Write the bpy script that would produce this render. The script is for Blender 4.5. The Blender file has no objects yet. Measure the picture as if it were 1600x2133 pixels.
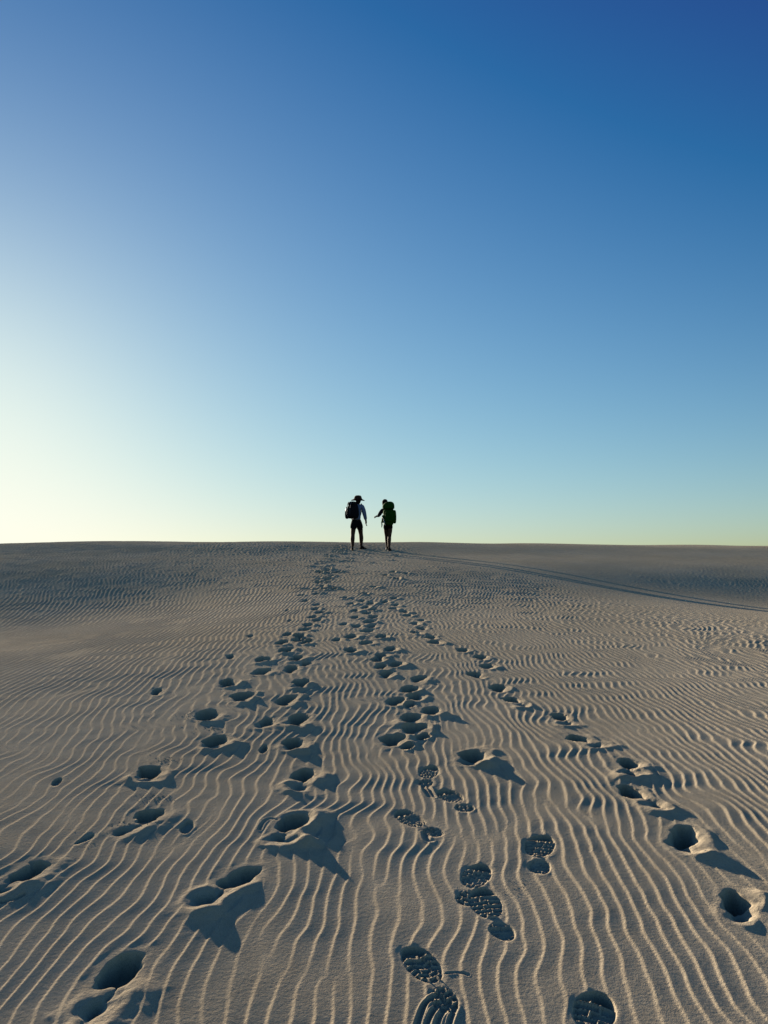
import bpy, bmesh, math, random
import numpy as np
from mathutils import Vector, Matrix

# ---------------------------------------------------------------- camera
SC = bpy.context.scene
COL = SC.collection
R = math.radians
SLOPE = R(4.0)            # the dune climbs away from the camera
EYE = 1.26                # lens height over the sand
cs, sn = math.cos(SLOPE), math.sin(SLOPE)

def world(x, s, h):
    """slope frame (across, up the slope, height over it) -> world"""
    return (x, s * cs - h * sn, s * sn + h * cs)

cam_d = bpy.data.cameras.new('camera')
cam = bpy.data.objects.new('camera', cam_d)
COL.objects.link(cam)
cam.location = world(0, 0, EYE)
cam.rotation_euler = (R(90) + SLOPE, 0, 0)
cam_d.sensor_fit = 'HORIZONTAL'
cam_d.sensor_width = 36.0
cam_d.lens = 36.0
cam_d.clip_start = 0.05
cam_d.clip_end = 8000
SC.camera = cam

# ---------------------------------------------------------------- sky and sun
SUN_EL = R(8.8)
SUN_AZ = R(-31.0)         # left of the view axis, just outside the frame
wd = bpy.data.worlds.new('World')
SC.world = wd
wd.use_nodes = True
nt = wd.node_tree
nt.nodes.clear()
out = nt.nodes.new('ShaderNodeOutputWorld')
bg = nt.nodes.new('ShaderNodeBackground')
sky = nt.nodes.new('ShaderNodeTexSky')
sky.sky_type = 'NISHITA'
sky.sun_disc = False
sky.sun_elevation = SUN_EL
sky.sun_rotation = SUN_AZ
sky.altitude = 0
sky.air_density = 1.0
sky.dust_density = 0.3
sky.ozone_density = 3.0
# the camera's film response to that sky: a toe and a shoulder for each channel
def film(sock, gain, gamma, cap, toe, low):
    def m(op, a, b=None):
        x = nt.nodes.new('ShaderNodeMath'); x.operation = op
        for i, v in enumerate((a, b)):
            if v is None: continue
            if hasattr(v, 'links'): nt.links.new(v, x.inputs[i])
            else: x.inputs[i].default_value = v
        return x.outputs[0]
    e = m('EXPONENT', m('MULTIPLY', m('POWER', sock, gamma), -gain))
    v = m('MULTIPLY', m('SUBTRACT', 1.0, e), cap)
    return m('MULTIPLY', m('MAXIMUM', m('SUBTRACT', v, toe), m('MULTIPLY', v, low)), SKY_GAIN)
SKY_GAIN = 10.0 / 2 ** 2.05
sep = nt.nodes.new('ShaderNodeSeparateColor')
com = nt.nodes.new('ShaderNodeCombineColor')
nt.links.new(sky.outputs[0], sep.inputs[0])
for ch, par in enumerate(((0.2225, 0.88, 1.20, 0.155, 0.14), (0.221, 1.032, 1.20, 0.180, 0.28), (0.2295, 1.206, 1.03, 0.155, 0.30))):
    nt.links.new(film(sep.outputs[ch], *par), com.inputs[ch])
bg.inputs['Strength'].default_value = 0.10
nt.links.new(com.outputs[0], bg.inputs[0])
nt.links.new(bg.outputs[0], out.inputs[0])

sun_d = bpy.data.lights.new('sun', 'SUN')
sun_d.energy = 5.0
sun_d.angle = R(0.5)
sun_d.color = (1.0, 0.87, 0.69)
sun = bpy.data.objects.new('sun', sun_d)
COL.objects.link(sun)
to_sun = Vector((math.sin(SUN_AZ) * math.cos(SUN_EL), math.cos(SUN_AZ) * math.cos(SUN_EL), math.sin(SUN_EL)))
sun.rotation_euler = to_sun.to_track_quat('Z', 'Y').to_euler()
sun.location = to_sun * 60

vs = SC.view_settings
vs.view_transform = 'Standard'
vs.look = 'None'
vs.exposure = 2.05
vs.gamma = 1.0
vs.use_curve_mapping = False
SC.render.engine = 'CYCLES'
SC.cycles.max_bounces = 4
SC.cycles.diffuse_bounces = 0
SC.cycles.use_adaptive_sampling = False

# ---------------------------------------------------------------- materials
def material(name, rgb, rough=0.9, spec=0.1, noise=None, bump=None, var=0.25, sheen=0.0):
    """procedural: base colour broken up by noise, relief from a second noise"""
    m = bpy.data.materials.new(name)
    m.use_nodes = True
    n, l = m.node_tree.nodes, m.node_tree.links
    b = n['Principled BSDF']
    b.inputs['Roughness'].default_value = rough
    b.inputs['Specular IOR Level'].default_value = spec
    b.inputs['Sheen Weight'].default_value = sheen
    tc = n.new('ShaderNodeTexCoord')
    t = n.new('ShaderNodeTexNoise')
    t.inputs['Scale'].default_value = noise or 12.0
    t.inputs['Detail'].default_value = 5.0
    l.new(tc.outputs['Object'], t.inputs['Vector'])
    cr = n.new('ShaderNodeValToRGB')
    cr.color_ramp.elements[0].position = 0.3
    cr.color_ramp.elements[1].position = 0.7
    cr.color_ramp.elements[0].color = (*[c * (1 - var) for c in rgb], 1)
    cr.color_ramp.elements[1].color = (*[min(1, c * (1 + var)) for c in rgb], 1)
    l.new(t.outputs['Fac'], cr.inputs['Fac'])
    l.new(cr.outputs['Color'], b.inputs['Base Color'])
    if bump:
        t2 = n.new('ShaderNodeTexNoise')
        t2.inputs['Scale'].default_value = bump[0]
        t2.inputs['Detail'].default_value = 3.0
        l.new(tc.outputs['Object'], t2.inputs['Vector'])
        bp = n.new('ShaderNodeBump')
        bp.inputs['Strength'].default_value = 1.0
        bp.inputs['Distance'].default_value = bump[1]
        l.new(t2.outputs['Fac'], bp.inputs['Height'])
        l.new(bp.outputs['Normal'], b.inputs['Normal'])
    return m

def sand_material():
    m = bpy.data.materials.new('sand')
    m.use_nodes = True
    n, l = m.node_tree.nodes, m.node_tree.links
    b = n['Principled BSDF']
    b.inputs['Roughness'].default_value = 1.0
    b.inputs['Diffuse Roughness'].default_value = 0.6
    b.inputs['Specular IOR Level'].default_value = 0.0
    tc = n.new('ShaderNodeTexCoord')
    def noise(scale, detail, rough=0.5):
        t = n.new('ShaderNodeTexNoise')
        t.inputs['Scale'].default_value = scale
        t.inputs['Detail'].default_value = detail
        t.inputs['Roughness'].default_value = rough
        l.new(tc.outputs['Object'], t.inputs['Vector'])
        return t
    def ramp(t, p0, c0, p1, c1):
        r = n.new('ShaderNodeValToRGB')
        r.color_ramp.elements[0].position = p0
        r.color_ramp.elements[1].position = p1
        r.color_ramp.elements[0].color = (*c0, 1)
        r.color_ramp.elements[1].color = (*c1, 1)
        l.new(t.outputs['Fac'], r.inputs['Fac'])
        return r
    def mult(a, c):
        x = n.new('ShaderNodeMix'); x.data_type = 'RGBA'; x.blend_type = 'MULTIPLY'
        x.inputs[0].default_value = 1.0
        l.new(a.outputs[0] if a.bl_idname != 'ShaderNodeMix' else a.outputs[2], x.inputs[6])
        l.new(c.outputs[0], x.inputs[7])
        return x
    broad = ramp(noise(0.55, 4), 0.32, (0.52, 0.430, 0.300), 0.68, (0.59, 0.492, 0.352))
    mid = ramp(noise(14, 4), 0.3, (0.90, 0.89, 0.88), 0.7, (1.0, 1.0, 1.0))
    grain = ramp(noise(420, 2, 0.7), 0.33, (0.66, 0.65, 0.64), 0.55, (1.0, 1.0, 1.0))
    c = mult(mult(broad, mid), grain)
    l.new(c.outputs[2], b.inputs['Base Color'])
    f1, f2 = noise(75, 5, 0.65), noise(330, 2, 0.6)
    b1 = n.new('ShaderNodeBump'); b1.inputs['Distance'].default_value = 0.0036; b1.inputs['Strength'].default_value = 1.0
    b2 = n.new('ShaderNodeBump'); b2.inputs['Distance'].default_value = 0.0010; b2.inputs['Strength'].default_value = 1.0
    l.new(f1.outputs['Fac'], b1.inputs['Height'])
    l.new(f2.outputs['Fac'], b2.inputs['Height'])
    l.new(b1.outputs['Normal'], b2.inputs['Normal'])
    l.new(b2.outputs['Normal'], b.inputs['Normal'])
    return m

SAND = sand_material()

# ---- large shape of the dune, in a frame laid along its slope -------------
# x = across the slope, s = distance up the slope, h = height over the slope
def sstep(a, b, t):
    t = np.clip((t - a) / (b - a), 0.0, 1.0)
    return t * t * (3.0 - 2.0 * t)

_cz = np.concatenate([np.linspace(-60, 26, 50), np.linspace(26.2, 60, 170), np.geomspace(61, 4000, 160)])
_cs = np.where(_cz < 26, 0.0, np.minimum(0.013 * (_cz - 26), 0.20))
_cs = np.where(_cz > 170, np.interp(_cz, [170, 260], [0.20, 0.07]), _cs)
_cd = np.concatenate([[0], np.cumsum(0.5 * (_cs[1:] + _cs[:-1]) * np.diff(_cz))])

def dune(x, s):
    h = 0.15 * sstep(19, 29, s)
    # the saddle between the foreground and the crest
    h = h - 0.07 * np.exp(-((s - 13.0) / 6.5) ** 2) - 0.085 * np.exp(-((s - 23.5) / 3.0) ** 2)
    # the two hollows either side of the trodden spine
    h = h - 0.54 * sstep(0.0, 10.0, x) * np.exp(-((s - 15.0) / 5.2) ** 2)
    h = h - 0.42 * sstep(0.0, 5.5, -x) * np.exp(-((s - 12.5) / 5.5) ** 2)
    # the crest tips to the right and rolls off at the far left
    r = sstep(14, 28, s)
    h = h - r * (0.0068 * np.clip(x, -40, 40) + 0.0030 * np.clip(-x - 8, 0, 14) ** 2)
    # near ground falls a little towards the walker behind the camera
    h = h - 0.030 * np.clip(3.6 - s, 0, 3) ** 2 / 6.0
    return h - np.interp(s, _cz, _cd)

# ---- smooth random fields (band-limited noise on a periodic tile) ----------
class Field:
    def __init__(self, seed, n=512, corr=8.0, cplx=False):
        rng = np.random.default_rng(seed)
        k = np.fft.fftfreq(n)
        g = np.exp(-0.5 * (2 * math.pi * corr) ** 2 * (k[:, None] ** 2 + k[None, :] ** 2) / 4)
        a = rng.standard_normal((n, n))
        if cplx:
            a = a + 1j * rng.standard_normal((n, n))
        f = np.fft.ifft2(np.fft.fft2(a) * g)
        f = f if cplx else f.real
        self.f = f / np.sqrt(np.mean(np.abs(f) ** 2))
        self.n, self.corr = n, corr
    def __call__(self, x, y, sx, sy=None):
        """value at (x, y) with correlation lengths sx, sy in metres"""
        sy = sx if sy is None else sy
        u, v = x / sx * self.corr, y / sy * self.corr
        iu, iv = np.floor(u).astype(np.int64), np.floor(v).astype(np.int64)
        a, b = u - iu, v - iv
        n = self.n
        i0, i1, j0, j1 = iu % n, (iu + 1) % n, iv % n, (iv + 1) % n
        f = self.f
        return (f[i0, j0] * (1 - a) * (1 - b) + f[i1, j0] * a * (1 - b)
                + f[i0, j1] * (1 - a) * b + f[i1, j1] * a * b)

F_ENV = Field(3, 512, 8, True)
F_A, F_B, F_C, F_D = Field(11), Field(12), Field(13), Field(14)

# ---- wind ripples -----------------------------------------------------------
def ripples(x, s):
    lam = 0.0505 + 0.0024 * np.clip(s, 0, 30)
    # crests run up the slope, swinging round towards the left of the crest
    swing = 0.011 * np.clip(s - 11, 0, 30) ** 2 * sstep(2.5, -2.0, x) + 0.07 * np.clip(s - 4, 0, 20) * sstep(0.0, 3.0, x)
    swing = swing - (0.04 + 0.016 * np.clip(-x, 0, 4)) * np.clip(s - 3, 0, 7.5) * sstep(0.2, -2.2, x)
    calm = 1 - 0.6 * sstep(-0.4, -1.8, x) * sstep(3.5, 5.5, s) * sstep(17, 13, s)
    u = x + swing + 0.30 * calm * F_A(x, s, 3.2, 4.5) * np.clip(0.35 + 0.06 * s, 0, 1)
    # every crest meanders; neighbours meander together
    amp = calm * np.clip(0.0115 + 0.0045 * (s - 2), 0.0115, 0.025)
    u = u + amp * F_B(x, s, 0.18, 0.17) + 0.9 * amp * F_C(x, s, 0.45, 0.40) + 0.0032 * F_D(x, s, 0.09, 0.07)
    ph = 2 * math.pi * u / lam
    env = F_ENV(x, s, 0.30, 0.60) + 0.05 + 0.5 * (1 - calm) + 0.28 * sstep(4, 7, s)            # its zeros are where crests fork and end
    th = (ph + np.angle(env)) / (2 * math.pi)
    t = th - np.floor(th)
    # short steep side towards the sun, long gentle side away from it
    w = 0.18
    up = np.clip(t / w, 0, 1)
    dn = np.clip((t - w) / (1 - w), 0, 1)
    prof = np.where(t < w, up ** 1.5 * (1.5 - 0.5 * up), (1 - dn) ** 1.5 * (1 + 0.35 * dn))
    a = np.clip(np.abs(env) / 0.8, 0.0, 1.0) ** 0.6
    a = a * np.clip(1.0 + (0.14 - 0.05 * sstep(3.5, 5.5, s)) * F_A(x + 31, s + 17, 0.5, 0.8), 0.35, 1.6)
    # the wind has swept the right-hand hollow nearly smooth
    smooth = sstep(-0.8, 1.6, x - (2.6 + 0.21 * (15 - s)) + 0.5 * F_C(x, s, 2.5)) * sstep(6.0, 10.0, s)
    a = a * (1 - 0.86 * smooth)
    a = a * sstep(60, 36, s)
    a = a * (1 + 0.45 * sstep(0.5, -2.5, x) * sstep(4, 6.5, s) + 0.35 * sstep(-1.5, -3.5, x) * sstep(5, 7.5, s) * sstep(14, 10, s))
    return prof * a * (0.0038 + 0.00040 * np.clip(s - 3, 0, 17))

# ---- trodden sand -----------------------------------------------------------
def ell(p, q, a, b):
    k1 = np.sqrt((p / a) ** 2 + (q / b) ** 2) + 1e-9
    k2 = np.sqrt((p / a ** 2) ** 2 + (q / b ** 2) ** 2) + 1e-9
    return k1 * (k1 - 1) / k2

def smin(a, b, k):
    t = np.clip(0.5 + 0.5 * (b - a) / k, 0, 1)
    return b * (1 - t) + a * t - k * t * (1 - t)

def tread(kind, p, q):
    """1 on the ridges of sand left between the lugs of a sole"""
    if kind == 't':                                     # zigzag brick lugs
        r = p / 0.024 + 0.24 * np.abs(((q / 0.026) % 2) - 1) * 2
        fr = r - np.floor(r)
        row = np.floor(r)
        c = q / 0.030 + 0.5 * (row % 2)
        fc = c - np.floor(c)
        e = np.minimum(np.minimum(fr, 1 - fr) * 0.024, np.minimum(fc, 1 - fc) * 0.030)
    else:                                               # long bars, one groove down the middle
        r = p / 0.026 + 7.0 * q * q / 0.1
        fr = r - np.floor(r)
        row = np.floor(r)
        e = np.minimum(fr, 1 - fr) * 0.026
        e = np.minimum(e, np.abs(q + 0.012 * (2 * (row % 2) - 1)))
    return 1 - sstep(0.0010, 0.0042, e)

def footprint(pr, x, s, rng_id):
    """height change, ripple survival and distance to the edge of one print"""
    kind, cx, cy, ang, L, W, depth, pile = pr
    if kind in 'hb':
        depth, pile = depth * 1.3, pile * (0.58 if cx > 0.6 else 0.68)
        if cy > 10:
            k = float(sstep(10, 15, cy))
            depth, W, pile = depth * (1 + 0.45 * k), W * (1 + 0.15 * k), pile * (1 + 0.35 * k)
    rs = random.Random(rng_id * 7 + 1)
    dx, ds = x - cx, s - cy
    ca, sa = math.cos(R(ang)), math.sin(R(ang))
    ox, oy = rs.uniform(0, 40), rs.uniform(0, 40)
    rough = 0.22 if kind in 'tl' else (0.35 if kind == 'p' else 1.0)
    wob = 0.0075 * rough
    px_ = dx + wob * (F_B(x + ox, s + oy, 0.06) + 0.40 * F_D(x + oy, s + ox, 0.020))
    py_ = ds + wob * (F_C(x + ox, s + oy, 0.06) + 0.40 * F_A(x + oy, s - ox, 0.020))
    p = px_ * sa + py_ * ca
    q = px_ * ca - py_ * sa
    side = rs.choice((-1, 1))
    q = q + side * 0.10 * (p ** 2) / 0.3                # soles curve
    hw = 0.050 * W
    if kind == 'h':
        d = smin(ell(p - 0.14 * L, q, 0.34 * L, hw * 1.12), ell(p + 0.24 * L, q - side * 0.006, 0.25 * L, hw * 0.92), 0.05)
    elif kind == 'p':
        d = ell(p, q, 0.5 * L, 0.036 * W)
    else:
        d = smin(ell(p - 0.19 * L, q, 0.30 * L, hw), ell(p + 0.33 * L, q + side * 0.004, 0.165 * L, hw * 0.74), 0.018)
        d = smin(d, ell(p + 0.05 * L, q + side * 0.010, 0.22 * L, hw * 0.50), 0.012) if kind in 'b' else d
    sunny = np.clip(0.5 + 0.5 * np.cos(np.arctan2(ds, dx) - R(-55)), 0, 1)
    wall = 0.24 * depth + 0.003 + (1.05 * depth * sunny if kind in 'hb' else 0.0)
    inn = sstep(0.0, wall, -d)
    floor = depth * np.ones_like(d)
    if kind in 'hb':
        floor = floor * (1 + 0.10 * F_D(x + oy, s + ox, 0.07)) * (1 + 0.35 * np.clip(p / L, -0.5, 0.5))
        if kind == 'b':                                  # the bar of sand under the arch
            bar = np.exp(-((p + 0.11 * L + rs.uniform(-0.5, 0.5) * q) / 0.024) ** 2)
            floor = floor * (1 - 0.88 * bar)
        else:
            bar = np.exp(-((p + 0.16 * L + 0.3 * q) / 0.026) ** 2)
            floor = floor * (1 - rs.uniform(0.0, 0.5) * bar)
    elif kind in 'tl':
        toe = sstep(0.30 * L, 0.42 * L, p)
        arch = np.exp(-((p + 0.13 * L) / 0.03) ** 2)
        floor = floor * (1 + 1.5 * toe - 0.85 * arch)
        floor = floor - 0.0088 * tread(kind, p, q) * np.clip(1 + 0.35 * F_A(x + ox, s + oy, 0.05), 0.1, 1.15) * (1 - toe) * sstep(-0.004, 0.004, -d - wall * 0.5)
        smear = np.exp(-((p - 0.29 * L) / 0.013) ** 2)   # sand dragged forward under the toe
        floor = floor - 0.4 * depth * smear
    dh = -floor * inn
    # sand pushed up along the edge, most of it on the lee-right side
    phi = np.arctan2(ds, dx)
    lop = np.clip(0.5 + 0.5 * np.cos(phi - R(-42 + rs.uniform(-22, 22))), 0, 1) ** 1.3
    lop = np.clip(lop * (1 + 0.45 * F_A(x + ox, s - oy, 0.09)), 0, 1.3)
    od = np.clip(d, 0, None)
    far = sstep(5.0, 8.0, cy)
    if kind in 'hb':
        run = 0.020 + 0.045 * pile * lop
        top = (0.035 + (0.30 + 0.20 * far) * pile * lop) * depth
        heap = top * np.exp(-(np.clip(od - 0.026 * lop, 0, None) / run) ** 2 * 1.4) * (0.25 + 0.75 * sstep(0.0, 0.040, d)) * sstep(-0.006, 0.004, d)
        heap = heap * np.clip(1 + 0.20 * F_D(x + ox, s - oy, 0.05), 0.4, 1.6)
    else:
        heap = (0.03 + 0.16 * lop) * depth * np.exp(-(od / 0.012) ** 2) * sstep(-0.006, 0.003, d)
    rim = 0.0
    keep = sstep(-0.004, 0.045 + 0.02 * pile, d)
    if kind in 'tlp':
        keep = sstep(-0.002, 0.018, d)
    if np.ndim(heap):
        keep = keep * (1 - np.clip(heap / 0.012, 0, 0.9))
    return dh + rim + heap, keep, d


def scratch(pts, hw, depth, x, s):
    """a groove dragged through the sand, with a small ridge thrown up along it"""
    best = np.full(x.shape, 9.0)
    p = [np.array(q) for q in pts]
    fine = []
    for i in range(len(p) - 1):                         # round the corners
        a, b, c, d = p[max(i - 1, 0)], p[i], p[i + 1], p[min(i + 2, len(p) - 1)]
        for k in range(8):
            u = k / 8
            fine.append(0.5 * (2 * b + (c - a) * u + (2 * a - 5 * b + 4 * c - d) * u * u + (3 * b - a - 3 * c + d) * u ** 3))
    fine.append(p[-1])
    n = len(fine)
    thin = np.ones(x.shape)
    for i in range(n - 1):
        a, v = fine[i], fine[i + 1] - fine[i]
        t = np.clip(((x - a[0]) * v[0] + (s - a[1]) * v[1]) / (v @ v + 1e-12), 0, 1)
        dist = np.hypot(x - a[0] - t * v[0], s - a[1] - t * v[1])
        thin = np.where(dist < best, 1 - 0.7 * ((i + t) / n) ** 2, thin)
        best = np.minimum(best, dist)
    r = best / hw
    return depth * thin * (-np.exp(-r * r) + 0.45 * np.exp(-((r - 1.7) / 0.6) ** 2)), r

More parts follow.
